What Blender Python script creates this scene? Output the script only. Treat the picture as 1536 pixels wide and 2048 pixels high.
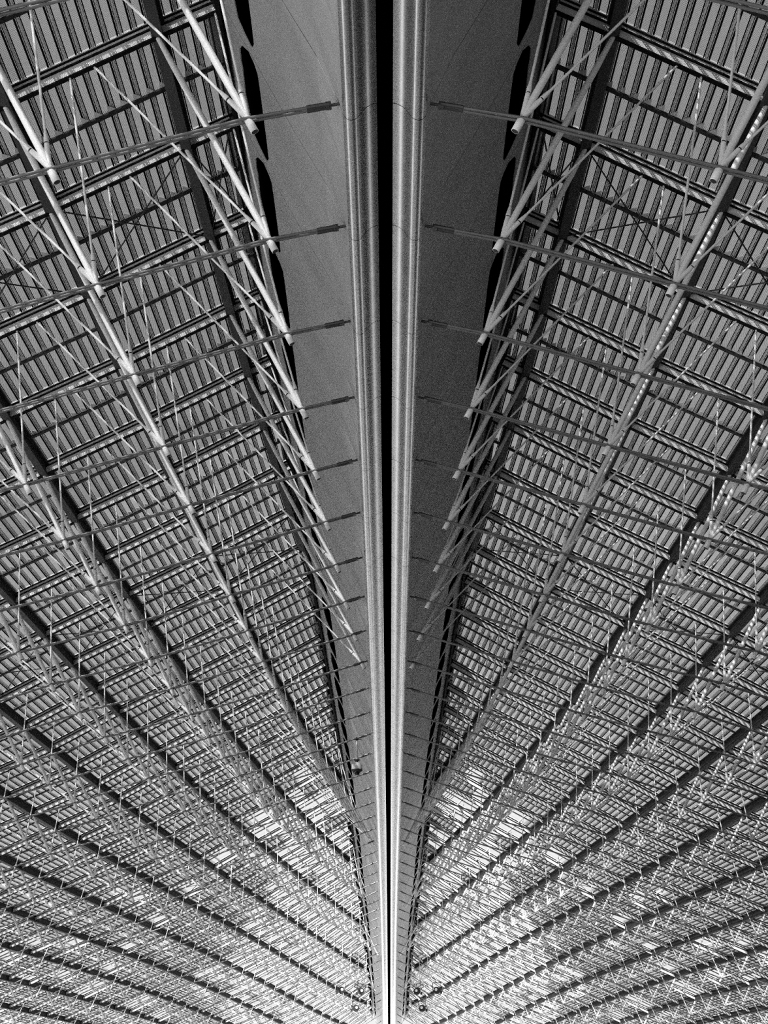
import bpy, bmesh, math, random
from math import sin, cos, pi, sqrt, exp, floor
from mathutils import Vector, Matrix

for o in list(bpy.data.objects):
    bpy.data.objects.remove(o)
SC = bpy.context.scene
COL = SC.collection
random.seed(7)

# ------------------------------------------------------------------ camera, world, sun, exposure
F_PX = 3400.0
cam = bpy.data.cameras.new('camera')
cam.sensor_fit = 'HORIZONTAL'
cam.sensor_width = 36.0
cam.lens = F_PX / 1536.0 * 36.0
cam.clip_end = 2000
cam_o = bpy.data.objects.new('camera', cam)
cam_o.location = (0, 0, 0)
cam_o.rotation_euler = (pi / 2 + 0.32744, 0, 0.00326)
COL.objects.link(cam_o)
SC.camera = cam_o

world = bpy.data.worlds.new('overcast_sky')
SC.world = world
world.use_nodes = True
wn = world.node_tree.nodes
wn['Background'].inputs[0].default_value = (1, 1, 1, 1)
wn['Background'].inputs[1].default_value = 0.9

sun = bpy.data.lights.new('sun', 'SUN')
sun.energy = 16.0
sun.angle = math.radians(0.55)
sun_o = bpy.data.objects.new('sun', sun)
COL.objects.link(sun_o)
SUN_DIR = Vector((-0.42, -0.60, 0.72)).normalized()
sun_o.rotation_euler = SUN_DIR.to_track_quat('Z', 'Y').to_euler()
sun_o.location = (-30, -40, 60)

SC.view_settings.view_transform = 'Standard'
SC.view_settings.look = 'None'
SC.view_settings.gamma = 1.0
SC.view_settings.use_curve_mapping = False
SC.view_settings.exposure = 0.0
SC.cycles.transparent_max_bounces = 12
SC.cycles.max_bounces = 5
SC.cycles.diffuse_bounces = 3
SC.cycles.use_denoising = False
SC.cycles.filter_width = 1.1

# ------------------------------------------------------------------ materials (a black and white photograph)
def new_mat(name):
    m = bpy.data.materials.new(name)
    m.use_nodes = True
    nt = m.node_tree
    return m, nt, nt.nodes['Principled BSDF']

def grey(name, v, rough=0.5, metal=0.0, var=0.15, scale=6.0, spec=0.4):
    m, nt, b = new_mat(name)
    b.inputs['Roughness'].default_value = rough
    b.inputs['Metallic'].default_value = metal
    b.inputs['Specular IOR Level'].default_value = spec
    if var > 0:
        tc = nt.nodes.new('ShaderNodeTexCoord')
        nz = nt.nodes.new('ShaderNodeTexNoise')
        nz.inputs['Scale'].default_value = scale
        nz.inputs['Detail'].default_value = 4
        mr = nt.nodes.new('ShaderNodeMapRange')
        mr.inputs['From Min'].default_value = 0.3
        mr.inputs['From Max'].default_value = 0.7
        mr.inputs['To Min'].default_value = v * (1 - var)
        mr.inputs['To Max'].default_value = v * (1 + var)
        nt.links.new(tc.outputs['Object'], nz.inputs['Vector'])
        nt.links.new(nz.outputs['Fac'], mr.inputs['Value'])
        nt.links.new(mr.outputs['Result'], b.inputs['Base Color'])
    else:
        b.inputs['Base Color'].default_value = (v, v, v, 1)
    return m

M_POST = grey('painted_light_steel', 0.60, 0.45, 0, 0.08, 3.0)
M_ROD = grey('painted_steel_rod', 0.60, 0.45, 0, 0.06, 3.0)
M_RING = grey('black_rubber_ring', 0.01, 0.7, 0, 0)
M_DARK = grey('dark_steel', 0.006, 0.7, 0, 0.3, 2.0, 0.03)  # near-black on rib flanges, edge beams and sheet sides
M_WEB = grey('grey_rib_web', 0.50, 0.5, 0, 0.12, 3.0)
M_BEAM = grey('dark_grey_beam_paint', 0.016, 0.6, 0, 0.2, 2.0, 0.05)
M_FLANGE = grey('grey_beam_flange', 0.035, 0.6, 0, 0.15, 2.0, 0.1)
M_CABLE = grey('stainless_tie_rod', 0.13, 0.42, 0.35, 0.1, 4.0)
M_CLAMP = grey('dark_cable_clamp', 0.06, 0.4, 0.5, 0.1, 4.0)
M_SOFFIT = grey('grey_soffit_sheet', 0.27, 0.55, 0.0, 0.10, 0.9)
M_LOBE = grey('brushed_rolled_metal', 0.42, 0.27, 0.9, 0.08, 1.5)
M_BLACK = grey('black_void', 0.002, 0.9, 0, 0, spec=0.0)
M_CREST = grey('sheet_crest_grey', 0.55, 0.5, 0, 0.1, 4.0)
M_STRIP = grey('dark_purlin_strip', 0.02, 0.55, 0, 0.2, 3.0, 0.1)
M_WIRE = grey('black_brace_wire', 0.01, 0.5, 0, 0)
M_CAMW = grey('grey_camera_housing', 0.35, 0.4, 0, 0.05)
M_CAMPOLE = grey('pale_camera_pole', 0.6, 0.5, 0, 0.05)
M_LENS = grey('smoked_dome', 0.006, 0.1, 0, 0)
M_FLOOR = grey('pale_bounce_floor', 0.78, 0.8, 0, 0.1, 0.3)  # pale patches of unseen floor, added to throw light up
M_FLOOR_DARK = grey('dark_bounce_floor', 0.05, 0.9, 0, 0.3, 3.0)  # dark patches of unseen floor, added to hold bounce light back

def perforated(name, v, pitch, ratio):
    """steel sheet with a hexagonal field of round holes, in sheet UV metres"""
    m, nt, b = new_mat(name)
    N, L = nt.nodes, nt.links
    b.inputs['Base Color'].default_value = (v, v, v, 1)
    b.inputs['Roughness'].default_value = 0.55
    uv = N.new('ShaderNodeUVMap')
    sp = N.new('ShaderNodeSeparateXYZ')
    L.new(uv.outputs['UV'], sp.inputs[0])
    def mth(op, a, c=None):
        n = N.new('ShaderNodeMath')
        n.operation = op
        for k, x in enumerate((a, c)):
            if x is None:
                continue
            if isinstance(x, (int, float)):
                n.inputs[k].default_value = x
            else:
                L.new(x, n.inputs[k])
        return n.outputs[0]
    yv = mth('DIVIDE', sp.outputs['Y'], pitch * 0.866)
    row = mth('FLOOR', yv)
    fy = mth('SUBTRACT', mth('FRACT', yv), 0.5)
    odd = mth('MULTIPLY', mth('MODULO', row, 2.0), 0.5)
    xv = mth('ADD', mth('DIVIDE', sp.outputs['X'], pitch), odd)
    fx = mth('SUBTRACT', mth('FRACT', xv), 0.5)
    fy2 = mth('MULTIPLY', fy, 0.866)
    d2 = mth('ADD', mth('MULTIPLY', fx, fx), mth('MULTIPLY', fy2, fy2))
    hole = mth('LESS_THAN', d2, (ratio / 2) ** 2)
    tr = N.new('ShaderNodeBsdfTransparent')
    mx = N.new('ShaderNodeMixShader')
    L.new(hole, mx.inputs[0])
    L.new(b.outputs[0], mx.inputs[1])
    L.new(tr.outputs[0], mx.inputs[2])
    L.new(mx.outputs[0], N['Material Output'].inputs['Surface'])
    return m

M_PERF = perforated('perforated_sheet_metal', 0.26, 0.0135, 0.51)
M_PERF2 = perforated('lit_perforated_sheet_mid', 0.35, 0.0135, 0.59)  # same sheet made paler and more open, for brighter light midway
M_PERF3 = perforated('lit_perforated_sheet_far', 0.40, 0.0135, 0.68)  # far copy: the hall's brightness put into colour and hole size

def glass(name):
    m, nt, b = new_mat(name)
    N, L = nt.nodes, nt.links
    tr = N.new('ShaderNodeBsdfTransparent')
    tr.inputs[0].default_value = (0.95, 0.95, 0.95, 1)
    gl = N.new('ShaderNodeBsdfGlossy')
    gl.inputs['Roughness'].default_value = 0.05
    mx = N.new('ShaderNodeMixShader')
    mx.inputs[0].default_value = 0.06
    L.new(tr.outputs[0], mx.inputs[1])
    L.new(gl.outputs[0], mx.inputs[2])
    L.new(mx.outputs[0], N['Material Output'].inputs['Surface'])
    return m
M_GLASS = glass('clear_roof_glass')

# ------------------------------------------------------------------ the roof's geometry (metres, camera at the origin)
XM = -0.043                       # mirror plane of the two roof halves
KAP, ANG, D0, S, Q = 0.0156874, 0.0138395, 1.61303, 0.278313, 0.338896
SX, SH = -0.060868, 1.017643
DROP = [0,-.0003,-.0005,-.0007,-.0006,-.0004,0,.0007,.0014,.0020,.0021,.0015,0,-.0026,-.0061,-.0105,-.0154,-.0208,-.0265,-.0324,-.0386,-.0450,-.0518,-.0589,-.0666,-.0750,-.0844,-.0949,-.1069,-.1207,-.1364,-.1545,-.1752,-.1988,-.2256,-.2557,-.2892,-.3265,-.3676,-.4127,-.4616,-.5140,-.5697,-.6283,-.6896,-.7533,-.8192,-.8868,-.9560,-1.0264,-1.0978,-1.1697,-1.2419]
TX = [-.1533,-.3653,-.5769,-.7885,-.9936,-1.2043,-1.4125,-1.6150,-1.8045,-1.9874,-2.168,-2.348,-2.528]
TH = [1.0,.9401,.8801,.8281,.7631,.7038,.6367,.5701,.5005,.4220,.343,.264,.185]
LEN = [None]*4 + [.163,.132,.107,.089,.080,.075,.072,.07,.07]
PX = [-.3049,-.4973,-.6890,-.8821]
PH = [1.2956,1.1944,1.1004,1.0070]
for j in range(4, len(TX)):
    PX.append(TX[j] - .46 * LEN[j])
    PH.append(TH[j] + .89 * LEN[j])
NJ = len(TX)
I0, I1 = -3, 41                   # first and last truss
NEAR = 17                         # trusses up to here have every strut as a part

def drop(i):
    t = min(max(i + 6, 0), len(DROP) - 1.001)
    k = int(floor(t))
    return DROP[k] + (DROP[k + 1] - DROP[k]) * (t - k)

def head(i):
    return ANG + KAP * S * i

def base(i):
    h = head(i)
    return (cos(ANG) - cos(h)) / KAP, D0 + (sin(h) - sin(ANG)) / KAP

def lift(i, r):
    """the ribs rise a little towards the spine further down the hall, where their inner ends are cut shorter"""
    h = head(i)
    rs = (-.0608 - base(i)[0]) / cos(h)
    c = max(0.0, SH - (1.0 + .2827 * (rs + .1533)))
    return c * exp(-max(0.0, rs - r) / .55)

def pt(i, r, z, raise_it=True):
    """left half: rib i, offset r across the rib (units), height z (units) -> metres"""
    x, y = base(i)
    h = head(i)
    if raise_it:
        z += lift(i, r)
    return Vector((10 * (x + r * cos(h)), 10 * (y - r * sin(h)), 10 * (z + drop(i) * exp(Q * r))))

def roof_z(r):
    if r >= PX[0]:
        return PH[0] + (r - PX[0]) * .50
    for j in range(NJ - 1):
        if r >= PX[j + 1]:
            t = (r - PX[j]) / (PX[j + 1] - PX[j])
            return PH[j] + t * (PH[j + 1] - PH[j])
    return PH[-1] + (r - PX[-1]) * .44

def r_at_x(i, xm):
    x, y = base(i)
    return (xm / 10 - x) / cos(head(i))

EDGE = [(-9, -2.23), (5, -2.23), (8, -2.15), (12, -2.02), (16, -1.91), (20, -1.80), (26, -1.70), (30, -1.53), (36, -1.33), (44, -1.18)]
def x_edge(i):
    for (a, xa), (c, xc) in zip(EDGE[:-1], EDGE[1:]):
        if i <= c:
            return xa + (xc - xa) * (i - a) / (c - a)
    return EDGE[-1][1]
def r_edge(i):
    return r_at_x(i, x_edge(i))

def spine_z(i):
    r = r_at_x(i, -0.6)
    return 10 * (SH + drop(i) * exp(Q * r)) - 10.176      # height of the spine relative to rib 0

def spine_i(y):
    """rib index at which the spine lies at distance y"""
    return (y - 16.139) / (10 * S)

# ------------------------------------------------------------------ mesh helpers
class MB:
    def __init__(self):
        self.v, self.f, self.m, self.uv = [], [], [], None
    def add(self, vs, fs, mi=0):
        n = len(self.v)
        self.v += [tuple(p) for p in vs]
        self.f += [tuple(k + n for k in q) for q in fs]
        self.m += [mi] * len(fs)
    def prism(self, a, b, prof, up, mi=None, caps=True):
        """prof: (side, up) points swept from a to b; mi one material or one per side"""
        a, b = Vector(a), Vector(b)
        d = (b - a).normalized()
        up = Vector(up)
        up = (up - d * up.dot(d)).normalized()
        s = d.cross(up)
        n = len(prof)
        vs = [p + s * q[0] + up * q[1] for p in (a, b) for q in prof]
        for k in range(n):
            k2 = (k + 1) % n
            self.add([vs[k], vs[k2], vs[n + k2], vs[n + k]], [(0, 1, 2, 3)], (mi[k] if isinstance(mi, (list, tuple)) else (mi or 0)))
        if caps:
            c = mi[0] if isinstance(mi, (list, tuple)) else (mi or 0)
            self.add(vs[:n], [tuple(range(n - 1, -1, -1))], c)
            self.add(vs[n:], [tuple(range(n))], c)
    def box(self, a, b, w, h, up=(0, 0, 1), mi=0):
        self.prism(a, b, [(-w/2, -h/2), (w/2, -h/2), (w/2, h/2), (-w/2, h/2)], up, mi)
    def tube(self, pts, rads, n=8, mi=0, caps=True):
        pts = [Vector(p) for p in pts]
        rings = []
        for k, p in enumerate(pts):
            d = (pts[min(k + 1, len(pts) - 1)] - pts[max(k - 1, 0)]).normalized()
            ref = Vector((0, 0, 1)) if abs(d.z) < .95 else Vector((1, 0, 0))
            s = d.cross(ref).normalized()
            u = s.cross(d)
            r = rads[k] if isinstance(rads, (list, tuple)) else rads
            rings.append([p + s * (r * cos(2*pi*q/n)) + u * (r * sin(2*pi*q/n)) for q in range(n)])
        vs = [p for ring in rings for p in ring]
        fs = []
        for k in range(len(pts) - 1):
            for q in range(n):
                q2 = (q + 1) % n
                fs.append((k*n+q, k*n+q2, (k+1)*n+q2, (k+1)*n+q))
        self.add(vs, fs, mi)
        if caps:
            self.add(rings[0], [tuple(range(n - 1, -1, -1))], mi)
            self.add(rings[-1], [tuple(range(n))], mi)
    def mesh(self, name, mats, smooth=False, side=1, origin=(0, 0, 0)):
        me = bpy.data.meshes.new(name)
        ox, oy, oz = origin
        if side == 1:
            vs = [(x - ox, y - oy, z - oz) for x, y, z in self.v]
            fs = self.f
        else:
            vs = [(2 * XM - x - ox, y - oy, z - oz) for x, y, z in self.v]
            fs = [q[::-1] for q in self.f]
        me.from_pydata(vs, [], fs)
        for m in mats:
            me.materials.append(m)
        if len(mats) > 1:
            me.polygons.foreach_set('material_index', self.m)
        if smooth:
            me.polygons.foreach_set('use_smooth', [True] * len(fs))
        return me

def link(name, me, parent=None, loc=(0, 0, 0)):
    o = bpy.data.objects.new(name, me)
    o.location = loc
    if parent:
        o.parent = parent
    COL.objects.link(o)
    return o

def empty(name, loc, label, cat, group=None):
    o = bpy.data.objects.new(name, None)
    o.empty_display_size = .2
    o.location = loc
    COL.objects.link(o)
    o['label'], o['category'] = label, cat
    if group:
        o['group'] = group
    return o

def tag(o, label, cat, group=None):
    o['label'], o['category'] = label, cat
    if group:
        o['group'] = group
    return o

def mir(p, side):
    return Vector(p) if side == 1 else Vector((2 * XM - p[0], p[1], p[2]))

ORD = ['first','second','third','fourth','fifth','sixth','seventh','eighth','ninth','tenth','eleventh','twelfth','thirteenth','fourteenth','fifteenth','sixteenth','seventeenth','eighteenth','nineteenth','twentieth','twenty-first','twenty-second']
SIDE = {1: 'left', -1: 'right'}

# ------------------------------------------------------------------ unseen floor below the camera, toned in patches to steer bounce light
for nm, x0, x1, y0, y1, mat in (('floor', -90, -8, -40, 32, M_FLOOR), ('floor', -8, 2, -40, 32, M_FLOOR_DARK), ('floor', -90, 2, 32, 200, M_FLOOR),
                             ('floor', 2, 60, -40, 62, M_FLOOR_DARK), ('floor', 2, 60, 62, 200, M_FLOOR)):
    b = MB()
    b.add([(x0, y0, -1.6), (x1, y0, -1.6), (x1, y1, -1.6), (x0, y1, -1.6), (x0, y0, -2.0), (x1, y0, -2.0), (x1, y1, -2.0), (x0, y1, -2.0)],
          [(0, 1, 2, 3), (7, 6, 5, 4), (0, 4, 5, 1), (1, 5, 6, 2), (2, 6, 7, 3), (3, 7, 4, 0)])
    link(nm, b.mesh(nm, [mat]))['kind'] = 'structure'

# ------------------------------------------------------------------ spine: soffit sheets, rolled lips and the black slot
# soffit profile from the lip (w=0) to the roof edge (w=1): (x, z) at rib 0, metres
SOF = [(-.500, 10.06), (-.548, 10.21), (-.80, 10.78), (-1.161, 11.43), (-1.459, 12.006), (-1.912, 12.88), (-2.122, 13.285), (-2.20, 13.42)]
SW = [-.049, 0.0, .185, .397, .584, .868, 1.0, 1.044]
LOBE = [(-.505, 10.075), (-.485, 10.03), (-.455, 9.996), (-.415, 9.982), (-.375, 9.989), (-.345, 10.010), (-.315, 10.050), (-.285, 10.098), (-.25, 10.140), (-.21, 10.168), (-.17, 10.188), (-.130, 10.198)]
def edge_top(i):
    return pt(i, r_edge(i), roof_z(r_edge(i))).z
def sof_pt(i, w):
    """point on the soffit at rib position i (float), w across"""
    for k in range(len(SW) - 1):
        if w <= SW[k + 1] or k == len(SW) - 2:
            t = (w - SW[k]) / (SW[k + 1] - SW[k])
            x = SOF[k][0] + t * (SOF[k+1][0] - SOF[k][0])
            z = SOF[k][1] + t * (SOF[k+1][1] - SOF[k][1])
            break
    dz = spine_z(i)
    x = -.5 + (x + .5) * (x_edge(i) + .53) / (-2.23 + .53)
    top0, bot = 13.42, 10.06
    top = edge_top(i) + .13
    zz = bot + dz + (z - bot) * max(.02, (top - bot - dz) / (top0 - bot))
    return Vector((x, 16.139 + 10 * S * i, zz))
SLOT = [(.069,.874),(.011,.811),(.038,.765),(.084,.742),(.241,.738),(.444,.738),(.646,.737),(.838,.740),(.903,.762),(.918,.785),(.903,.833),(.872,.880),(.561,.918),(.313,.908),(.255,.913),(.15,.907)]
G = .006                         # half a joint, in rib spacings
def soffit_panel(i):
    b = bmesh.new()
    lo, hi = i + G, i + 1 - G
    nv = 3
    def P(v, w):
        return b.verts.new((v, w, 0))
    W = [-.049, 0.0, .185, .397, .584, .70]
    grid = [[P(lo + (hi - lo) * k / nv, w) for k in range(nv + 1)] for w in W]
    for a in range(len(W) - 1):
        for k in range(nv):
            b.faces.new((grid[a][k], grid[a][k+1], grid[a+1][k+1], grid[a+1][k]))
    top = [P(lo + (hi - lo) * k / nv, 1.044) for k in range(nv + 1)]
    le = P(lo, .86); re = P(hi, .86)
    outer = grid[-1] + [re] + top[::-1] + [le]
    es = []
    for k in range(len(outer)):
        a, c = outer[k], outer[(k + 1) % len(outer)]
        e = b.edges.get((a, c)) or b.edges.new((a, c))
        es.append(e)
    hole = [P(i + v, w) for v, w in SLOT]
    for k in range(len(hole)):
        es.append(b.edges.new((hole[k], hole[(k + 1) % len(hole)])))
    bmesh.ops.triangle_fill(b, edges=es, use_beauty=True, use_dissolve=False)
    # drop any face inside the slot
    cx = sum(p[0] for p in SLOT) / len(SLOT)
    hs = set(hole)
    kill = [f for f in b.faces if all(v in hs for v in f.verts)]
    bmesh.ops.delete(b, geom=kill, context='FACES_ONLY')
    for v in b.verts:
        v.co = sof_pt(v.co.x, v.co.y)
    # thickness outwards (away from the hall)
    ret = bmesh.ops.extrude_face_region(b, geom=list(b.faces))
    for v in [g for g in ret['geom'] if isinstance(g, bmesh.types.BMVert)]:
        v.co += Vector((.012, 0, .006))
    bmesh.ops.recalc_face_normals(b, faces=list(b.faces))
    m = MB()
    b.verts.index_update()
    m.add([v.co for v in b.verts], [[v.index for v in f.verts] for f in b.faces])
    b.free()
    return m

I_SOF = I1 + 1
for side in (1, -1):
    sof = empty('spine_soffit', mir((-1.2, 16, 11.5), side), '%s grey soffit beside the spine with black slots along its outer edge' % ('lighter left' if side == 1 else 'darker right'), 'soffit')
    o0 = tuple(sof.location)
    for i in range(I0 - 1, I_SOF):
        link('soffit_panel', soffit_panel(i).mesh('soffit_panel', [M_SOFFIT], side=side, origin=o0), sof)
    # dark box behind the sheets, seen through slots and joints
    b = MB()
    ring = lambda i: [sof_pt(i, w) + Vector((.22, 0, .10)) for w in (-.049, .185, .584, 1.0, 1.06)]
    prev = None
    for i in range(I0 - 1, I_SOF + 1):
        r = ring(i)
        if prev:
            for k in range(len(r) - 1):
                b.add([prev[k], prev[k+1], r[k+1], r[k]], [(0, 1, 2, 3)])
        prev = r
    for i in range(I0 - 1, I_SOF + 1):              # black strip added in every joint, standing for the gap's shade
        row = [[sof_pt(i + e, w) + Vector((.006, 0, .003)) for w in SW] for e in (-.009, .009)]
        for k in range(len(SW) - 1):
            b.add([row[0][k], row[0][k+1], row[1][k+1], row[1][k]], [(0, 1, 2, 3)])
    link('slot_backing', b.mesh('slot_backing', [M_BLACK], side=side, origin=o0), sof)
    # rolled lip: one segment per panel
    lip = empty('gutter_lip', mir((-.3, 16, 10.1), side), 'rolled bright metal lip beside the black slot, %s half' % SIDE[side], 'gutter')
    o1 = tuple(lip.location)
    for i in range(I0 - 1, I1 + 2):
        b = MB()
        prev = None
        for v in (i + .002, i + .5, i + 1 - .002):
            dz = spine_z(v)
            r = [Vector((x, 16.139 + 10*S*v, z + dz)) for x, z in LOBE]
            if prev:
                for k in range(len(r) - 1):
                    b.add([prev[k], r[k], r[k+1], prev[k+1]], [(0, 1, 2, 3)])
            prev = r
        me = b.mesh('lip_segment', [M_LOBE], smooth=True, side=side, origin=o1)
        bm = bmesh.new(); bm.from_mesh(me)
        bmesh.ops.remove_doubles(bm, verts=bm.verts, dist=1e-5)
        bm.to_mesh(me); bm.free()
        me.polygons.foreach_set('use_smooth', [True] * len(me.polygons))
        link('lip_segment', me, lip)
    b = MB()
    prev = None
    for v in range(I0 - 1, I1 + 3):
        dz = spine_z(v)
        r = [Vector((x, 16.139 + 10*S*v, z + dz)) for x, z in ((-.52, 10.14), (-.46, 10.06), (-.36, 10.06), (-.27, 10.2), (-.12, 10.26))]
        if prev:
            for k in range(len(r) - 1):
                b.add([prev[k], r[k], r[k+1], prev[k+1]], [(0, 1, 2, 3)])
        prev = r
    link('lip_backing', b.mesh('lip_backing', [M_BLACK], side=side, origin=o1), lip)

# black slot between the lips
b = MB()
prev = None
for v in range(I0 - 1, I1 + 3):
    dz = spine_z(v)
    y = 16.139 + 10*S*v
    r = [Vector((x, y, z + dz)) for x, z in ((-.128, 10.20), (-.128, 10.75), (2*XM + .128, 10.75), (2*XM + .128, 10.20))]
    if prev:
        for k in range(3):
            b.add([prev[k], r[k], r[k+1], prev[k+1]], [(0, 1, 2, 3)])
    prev = r
link('trim_1', b.mesh('trim_1', [M_BLACK]))['kind'] = 'structure'

# roof over the spine so that no daylight falls between the two soffits
b = MB()
prev = None
for v in range(I0 - 1, I_SOF + 1):
    a = sof_pt(v, 1.06) + Vector((-.25, 0, .30))
    r = [a, Vector((2*XM - a.x, a.y, a.z))]
    if prev:
        b.add([prev[0], r[0], r[1], prev[1]], [(0, 1, 2, 3)])
    prev = r
link('trim_2', b.mesh('trim_2', [M_BLACK]))['kind'] = 'structure'

# ------------------------------------------------------------------ roof deck: corrugated perforated sheets
DECK = .026                        # deck above the rib line, units
PITCH = .0175                      # horizontal sheet pitch, units
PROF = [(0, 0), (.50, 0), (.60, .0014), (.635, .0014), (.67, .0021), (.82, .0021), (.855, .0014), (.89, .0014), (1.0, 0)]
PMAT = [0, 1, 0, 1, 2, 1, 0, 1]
R_OUT = PX[-1] + .02
def glazed(i, r):
    """far bays near the spine are clear glass"""
    d = r_edge(i + .5) - r        # distance in from the roof edge, units
    j = int(d / .19)
    if i >= 17:
        h = random.Random(i * 77 + j * 5 + int(d / .06)).random()
        reach = .20 + (i - 17) * .05
        if d < reach:
            return h < min(.92, .45 + (i - 17) * .045)
        return i >= 18 and h < .10 + (i - 18) * .012
    return False

def sheet_quads(i, k):
    """one corrugated sheet of bay i: list of (quad, material, uvs)"""
    out = []
    r0 = -.20 - k * PITCH
    ga, gb = .018, 1 - .018
    for q in range(len(PROF) - 1):
        (a, za), (c, zc) = PROF[q], PROF[q + 1]
        ra, rc = r0 - a * PITCH, r0 - c * PITCH
        A0 = pt(i + ga, ra, roof_z(ra) + DECK + za); A1 = pt(i + gb, ra, roof_z(ra) + DECK + za)
        C0 = pt(i + ga, rc, roof_z(rc) + DECK + zc); C1 = pt(i + gb, rc, roof_z(rc) + DECK + zc)
        ua, uc = a * .196, c * .196
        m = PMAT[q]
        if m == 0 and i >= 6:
            m = 3 if i < 12 else 4  # brighter sheet copies further off, standing in for stronger light
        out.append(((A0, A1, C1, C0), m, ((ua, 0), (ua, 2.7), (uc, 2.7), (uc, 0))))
    return out

def sheet_mesh(quads, name, side, origin):
    b = MB()
    uvs = []
    for vs, m, uv in quads:
        b.add(vs, [(0, 1, 2, 3)], m)
        uvs.append(uv if side == 1 else uv[::-1])
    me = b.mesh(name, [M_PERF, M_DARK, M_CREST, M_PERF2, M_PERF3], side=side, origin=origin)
    lay = me.uv_layers.new(name='UVMap')
    flat = [c for uv in uvs for p in uv for c in p]
    lay.data.foreach_set('uv', flat)
    return me

for side in (1, -1):
    ceil = bpy.data.objects.new('ceiling', None)
    COL.objects.link(ceil)
    ceil['kind'] = 'structure'
    far_q, glass_b = [], MB()
    frames = MB()
    single = []
    for i in range(I0, I1):
        nk = int((-.20 - R_OUT) / PITCH)
        for k in range(nk):
            rm = -.20 - (k + .5) * PITCH
            if rm > r_edge(i + .5) - .006:
                continue
            if glazed(i, rm):
                ra, rc = -.20 - k * PITCH, -.20 - (k + 1) * PITCH
                glass_b.add([pt(i + .02, ra, roof_z(ra) + DECK), pt(i + .98, ra, roof_z(ra) + DECK), pt(i + .98, rc, roof_z(rc) + DECK), pt(i + .02, rc, roof_z(rc) + DECK)], [(0, 1, 2, 3)])
                if k % 4 == 0:
                    frames.box(pt(i + .02, ra, roof_z(ra) + DECK - .002), pt(i + .98, ra, roof_z(ra) + DECK - .002), .05, .05)
                continue
            c = pt(i + .5, rm, roof_z(rm))
            qd = sheet_quads(i, k)
            vis = c.y > 13 and abs(c.x - XM) / c.y < .245
            if vis and i <= 5 and len(single) < 298:
                single.append(qd)
            else:
                far_q += qd
    for qd in single:
        link('perforated_sheet', sheet_mesh(qd, 'perforated_sheet', side, (0, 0, 0)), ceil)
    o = link('perforated_sheeting', sheet_mesh(far_q, 'perforated_sheeting', side, (0, 0, 0)), ceil)
    o['kind'] = 'stuff'
    o = link('glass_pane', glass_b.mesh('glass_pane', [M_GLASS], side=side), ceil)
    o['kind'] = 'stuff'
    o = link('glazing_bar', frames.mesh('glazing_bar', [M_WEB], side=side), ceil)
    o['kind'] = 'stuff'
    # dark strip midway between the ribs, with small gussets
    for i in range(I0, I1):
        b = MB()
        js = [r_edge(i + .5)] + [x for x in PX if x < r_edge(i + .5) - .02]
        for a, c in zip(js[:-1], js[1:]):
            b.box(pt(i + .5, a, roof_z(a) + DECK - .006), pt(i + .5, c, roof_z(c) + DECK - .006), .085, .03, mi=0)
        if i < 14:
            k = 0
            r = js[0] - .012
            while r > js[-1]:
                z = roof_z(r) + DECK - .005
                r2 = r - .011
                p0, p1, p2 = pt(i + .485, r, z), pt(i + .445, r2, roof_z(r2) + DECK - .001), pt(i + .485, r2, roof_z(r2) + DECK - .005)
                p3 = pt(i + .485, r2, roof_z(r2) + DECK - .001)
                b.add([p0, p1, p2, p3], [(0, 1, 2), (0, 3, 1), (1, 3, 2), (0, 2, 3)], 1)
                r -= PITCH
        link('purlin_strip', b.mesh('purlin_strip', [M_STRIP, M_WEB], side=side), ceil)

# ------------------------------------------------------------------ longitudinal beams
for side in (1, -1):
    for j in range(-1, NJ):
        b = MB()
        if j < 0:
            line = [(pt(i, r_edge(i), roof_z(r_edge(i)) + .004)) for i in range(I0, I1 + 1)]
            prof = [(-.03, -.05), (.03, -.05), (.03, .26), (-.03, .26)]
            mats = [0] * 4
        else:
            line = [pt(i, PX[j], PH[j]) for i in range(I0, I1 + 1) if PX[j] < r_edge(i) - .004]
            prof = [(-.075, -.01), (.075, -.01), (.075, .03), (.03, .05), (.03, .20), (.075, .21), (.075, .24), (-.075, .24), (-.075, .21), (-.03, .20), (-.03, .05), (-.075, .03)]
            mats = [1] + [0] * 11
        if len(line) < 2:
            continue
        for a, c in zip(line[:-1], line[1:]):
            b.prism(a, c, prof, (0, 0, 1), mats, caps=True)
        loc = mir(line[0], side)
        nm = 'edge_beam' if j < 0 else 'roof_beam'
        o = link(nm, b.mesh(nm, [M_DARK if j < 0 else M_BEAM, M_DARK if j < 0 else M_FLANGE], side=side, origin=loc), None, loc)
        if j < 0:
            tag(o, 'black edge beam where the %s roof meets the slotted soffit' % SIDE[side], 'beam')
        else:
            tag(o, 'dark lengthwise roof beam, %s from the spine in the %s half' % (ORD[j], SIDE[side]), 'beam', 'lengthwise roof beams')

# ------------------------------------------------------------------ trusses: rib, posts, brace rods, sockets and twin tie cables
def unit_tube(name, n, stations, mats, smooth=True):
    b = MB()
    for st in stations:
        b.tube([(0, 0, z) for z, r in st[0]], [r for z, r in st[0]], n, st[1])
    return b.mesh(name, mats, smooth)
ME_POST = unit_tube('post', 14, [([(0, .80), (.12, 1.0), (.85, 1.0), (1, .75)], 0)], [M_POST])
ME_ROD = unit_tube('brace_rod', 8, [([(0, 1), (1, 1)], 0)], [M_ROD])
ME_SOCK = unit_tube('rod_socket', 10, [([(0, .034), (.05, .036), (.30, .030)], 0), ([(.30, .022), (.318, .022)], 1), ([(.318, .031), (.36, .029), (.46, .017)], 0)], [M_ROD, M_RING])
ME_STUB = unit_tube('end_stub', 14, [([(-.17, .046), (-.17, .046), (-.02, .046), (.03, .040)], 0), ([(-.172, .038), (-.171, .038)], 1)], [M_POST, M_RING])
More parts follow.
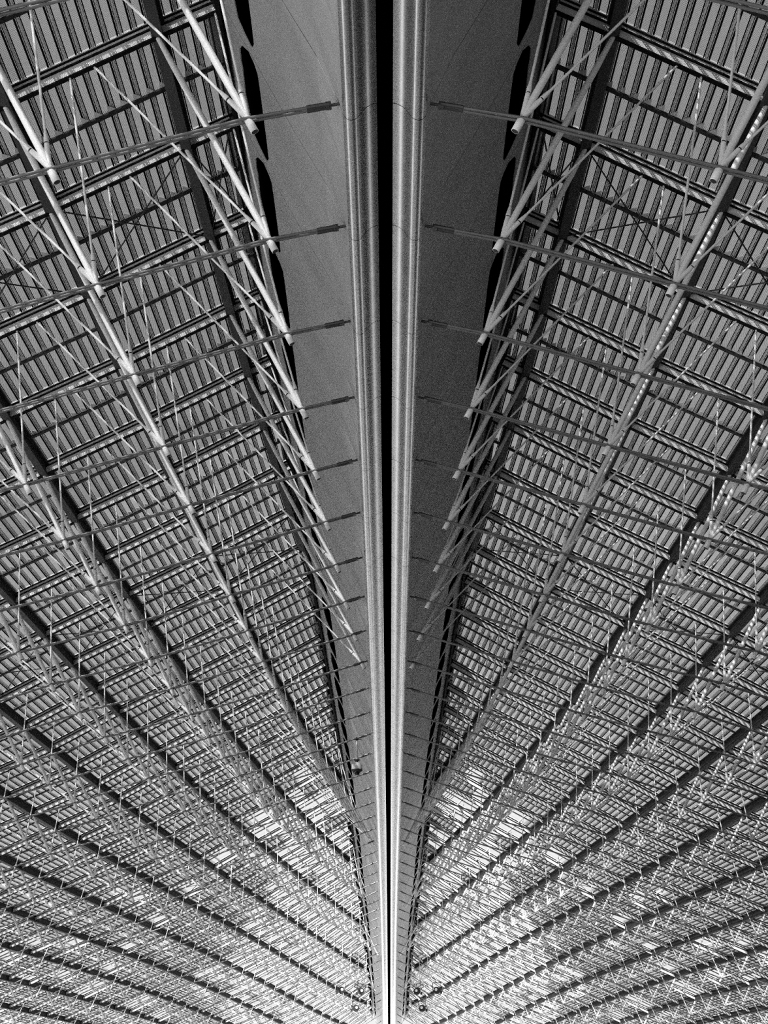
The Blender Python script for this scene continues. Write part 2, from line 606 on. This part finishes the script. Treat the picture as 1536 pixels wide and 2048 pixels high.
SOCK_L = .44

def aim(a, b):
    return (Vector(b) - Vector(a)).to_track_quat('Z', 'Y').to_matrix().to_4x4()

def place(name, me, root, a, b, r=None):
    """shared unit mesh from a to b (world); r scales the section and stretches the length"""
    o = bpy.data.objects.new(name, me)
    a = Vector(a); b = Vector(b)
    m = aim(a, b)
    if r is not None:
        L = (b - a).length
        m = m @ Matrix.Diagonal((r, r, L, 1))
    m.translation = a - root.location
    o.parent = root
    o.matrix_basis = m
    COL.objects.link(o)
    return o

def rib_line(i):
    re = r_edge(i) - .002
    return [re] + [x for x in PX if x < re - .01]

def rod_targets(i, j):
    """rib points the two brace rods of tip j run up to"""
    out = []
    if j + 1 < NJ:
        out.append(PX[j] + .42 * (PX[j + 1] - PX[j]))
    inn = PX[j] + .42 * (.1924 if j == 0 else PX[j - 1] - PX[j])
    inn = min(inn, r_edge(i) - .004)
    if inn > PX[j] + .01:
        out.append(inn)
    return out

for side in (1, -1):
    for i in range(I0, I1 + 1):
        sp = pt(i, r_at_x(i, -.60), SH, False)
        root_loc = mir(sp, side)
        n_top = i + 1              # rib 0 is the first whose cable is seen to reach the spine
        if -1 <= i <= NEAR:
            lab = 'pale strutted truss over twin tie cables, %s half, %s cable from the top' % (SIDE[side], ORD[max(n_top - 1, 0)])
            if i == -1:
                lab = 'pale strutted truss whose tie cables cross the top %s corner' % SIDE[side]
            grp = 'strutted roof trusses'
        elif i < -1:
            lab, grp = 'pale strutted roof truss overhead, cut off by the top edge, %s half' % SIDE[side], 'overhead trusses, %s half' % SIDE[side]
        else:
            lab, grp = 'small pale roof truss in the far dense tangle low in the photo, %s half' % SIDE[side], 'far roof trusses, %s half' % SIDE[side]
        root = empty('roof_truss', root_loc, lab, 'roof truss', grp)
        o0 = tuple(root_loc)
        # rib: an I section with a hat channel on top
        b = MB()
        rl = rib_line(i)
        for a, c in zip(rl[:-1], rl[1:]):
            A, C = pt(i, a, roof_z(a)), pt(i, c, roof_z(c))
            U = (0, 0, 1)
            def bar(z, w, h, m):
                up = Vector((0, 0, 1)); d = (C - A).normalized(); up = (up - d * up.dot(d)).normalized()
                b.box(A + up * z, C + up * z, w, h, U, m)
            bar(.010, .082, .018, 1)
            bar(.082, .012, .130, 0)
            bar(.155, .080, .020, 1)
            bar(.188, .040, .048, 0)
            bar(.220, .090, .018, 1)
            bar(.243, .130, .026, 0)
        link('rib', b.mesh('rib', [M_WEB, M_DARK], side=side, origin=o0), root)
        # twin cable
        tips = [pt(i, TX[j], TH[j]) for j in range(NJ)]
        jm = 0
        path = [sp] + [t for t in tips if t.x < sp.x - .3]
        d0 = (path[1] - path[0]).normalized()
        hd = head(i)
        lon = Vector((sin(hd), cos(hd), 0))
        t0 = path[0] + d0 * .32
        for s_ in (-1, 1):
            cb = MB()
            off = lon * (.035 * s_)
            cb.tube([path[0] + d0 * .16 + off * .8] + [p + off for p in path[1:]], .0185, 8)
            link('tie_cable', cb.mesh('tie_cable', [M_CABLE], True, side, o0), root)
        cb = MB()
        lob = Vector((-.50, path[0].y - .02, 10.07 + spine_z(i)))
        cb.tube([path[0] + d0 * .10, path[0] - d0 * .06], .018, 8)
        for s_ in (-1, 1):
            cb.tube([path[0] + d0 * .05 + lon * (.030 * s_), path[0] + d0 * .30 + lon * (.034 * s_)], .027, 8)
        cb.box(path[0] + d0 * .03, path[0] + d0 * .09, .10, .05)
        link('cable_clamp', cb.mesh('cable_clamp', [M_CLAMP], False, side, o0), root)
        web = MB()
        for j in range(NJ):
            if PX[j] > r_edge(i) - .004:
                continue
            T, P = tips[j], pt(i, PX[j], PH[j])
            ax = (P - T).normalized()
            near = i <= NEAR and (abs(T.x - XM) / max(T.y, 1) < .30) and T.y > 5
            A = T + ax * .03
            Tm, Pm, Am = mir(T, side), mir(P, side), mir(A, side)
            rads = min(1.0, LEN[j] / .2 if LEN[j] else 1.0)
            if near:
                place('post', ME_POST, root, Tm, Pm, .043)
                place('end_stub', ME_STUB, root, Tm, Pm)
            elif i <= I1:
                web.tube([T - ax * .17, T], .046, 6)
                web.tube([T, P], .042, 8)
            for rr in rod_targets(i, j):
                B = pt(i, rr, roof_z(rr))
                Bm = mir(B, side)
                d = (B - A).normalized()
                if near:
                    place('rod_socket', ME_SOCK, root, Am, Bm)
                    place('brace_rod', ME_ROD, root, mir(A + d * SOCK_L, side), Bm, .0165)
                else:
                    web.tube([A, A + d * .31, A + d * .46, B], [.034, .031, .0165, .0165], 6)
            # cross wires every sixth bay
            if i % 6 == 2 and i < 34 and abs(T.x - XM) / max(T.y, 1) < .30 and T.y > 5:
                rA = PX[j]
                rB = PX[j - 1] if j > 0 and PX[j - 1] < r_edge(i + 1) else min(PX[j] + .19, r_edge(i) - .01)
                for (ia, ra), (ib, rb) in (((i, rA), (i + 1, rB)), ((i, rB), (i + 1, rA))):
                    w = MB()
                    w.tube([pt(ia, ra, roof_z(ra) + .006), pt(ib, rb, roof_z(rb) + .006)], .012, 6)
                    link('cross_brace', w.mesh('cross_brace', [M_WIRE], True, side, o0), root)
        if web.v:
            o = link('strut_web', web.mesh('strut_web', [M_POST], True, side, o0), root)
            o['kind'] = 'stuff'

# ------------------------------------------------------------------ dome camera hung from a tie cable
def lathe(b, c, prof, n=16, mi=0):
    b.tube([Vector(c) + Vector((0, 0, z)) for z, r in prof], [r for z, r in prof], n, mi)

def dome_camera():
    i = 12
    sp = pt(i, r_at_x(i, -.60), SH, False)
    t0 = pt(i, TX[1], TH[1])
    d = (t0 - sp).normalized()
    c = sp + d * ((sp.x + .96) / -d.x)            # on the twin cable
    root = empty('security_camera', c, 'small grey dome camera hanging from a tie cable in front of the left soffit', 'camera')
    def add(name, fn, mats, sm=True):
        b = MB(); fn(b)
        return link(name, b.mesh(name, mats, sm), root)
    add('clamp_bracket', lambda b: (b.box((-.13, 0, -.045), (.13, 0, -.045), .05, .03), b.box((0, -.06, -.02), (0, .06, -.02), .04, .05), b.box((0, 0, .03), (0, 0, -.09), .05, .05, (0, 1, 0))), [M_CLAMP], False)
    add('pole', lambda b: b.tube([(0, 0, -.08), (0, 0, -.64)], .032, 12), [M_CAMPOLE])
    add('mount_cap', lambda b: lathe(b, (0, 0, -.65), [(.03, .05), (.02, .085), (-.01, .085), (-.03, .04), (-.06, .04)]), [M_RING])
    add('housing', lambda b: lathe(b, (0, 0, -.79), [(.08, .04), (.05, .11), (.0, .155), (-.13, .165), (-.15, .165)]), [M_CAMW])
    add('rim', lambda b: lathe(b, (0, 0, -.95), [(.02, .168), (-.02, .165), (-.045, .125)]), [M_RING])
    add('dome', lambda b: lathe(b, (0, 0, -.99), [(0, .11), (-.05, .10), (-.09, .07), (-.11, .02)]), [M_LENS])
dome_camera()

# ------------------------------------------------------------------ floodlights on the far trusses
FL = [(1, (-2.99, 109.3, 5.81), 'farthest left of the dark lamps low in the left half'), (1, (-1.81, 112.0, 5.89), 'nearest the spine of the dark lamps low in the left half'), (1, (-2.19, 114.9, 4.98), 'lowest of the dark lamps low in the left half'),
      (-1, (-2.99, 109.3, 5.81), 'farthest right of the dark lamps low in the right half'), (-1, (-1.81, 112.0, 5.89), 'nearest the spine of the dark lamps low in the right half'), (-1, (-2.19, 114.9, 4.98), 'lowest of the dark lamps low in the right half')]
for side, c, where in FL:
    c = Vector(c)
    cm = mir(c, side)
    root = empty('floodlight', cm, 'black floodlight, ' + where, 'lamp', 'floodlights on the far trusses')
    o0 = tuple(cm)
    C = Vector(c)
    b = MB(); b.tube([C + Vector((0, .25, 0)), C + Vector((0, .12, 0)), C + Vector((0, -.14, 0))], [.10, .21, .22], 12)
    link('lamp_housing', b.mesh('lamp_housing', [M_RING], True, side, o0), root)
    b = MB(); b.tube([C + Vector((.04, -.14, .05)), C + Vector((.04, -.17, .05))], [.09, .08], 12)
    link('lens', b.mesh('lens', [M_POST], True, side, o0), root)
    b = MB(); b.box(C + Vector((-.24, .05, 0)), C + Vector((-.24, .05, .45)), .05, .03, (1, 0, 0)); b.box(C + Vector((.24, .05, 0)), C + Vector((.24, .05, .45)), .05, .03, (1, 0, 0)); b.box(C + Vector((-.26, .05, .46)), C + Vector((.26, .05, .46)), .05, .03)
    b.box(C + Vector((-.34, .02, -.12)), C + Vector((-.22, .02, -.12)), .22, .16)
    link('bracket', b.mesh('bracket', [M_RING], False, side, o0), root)
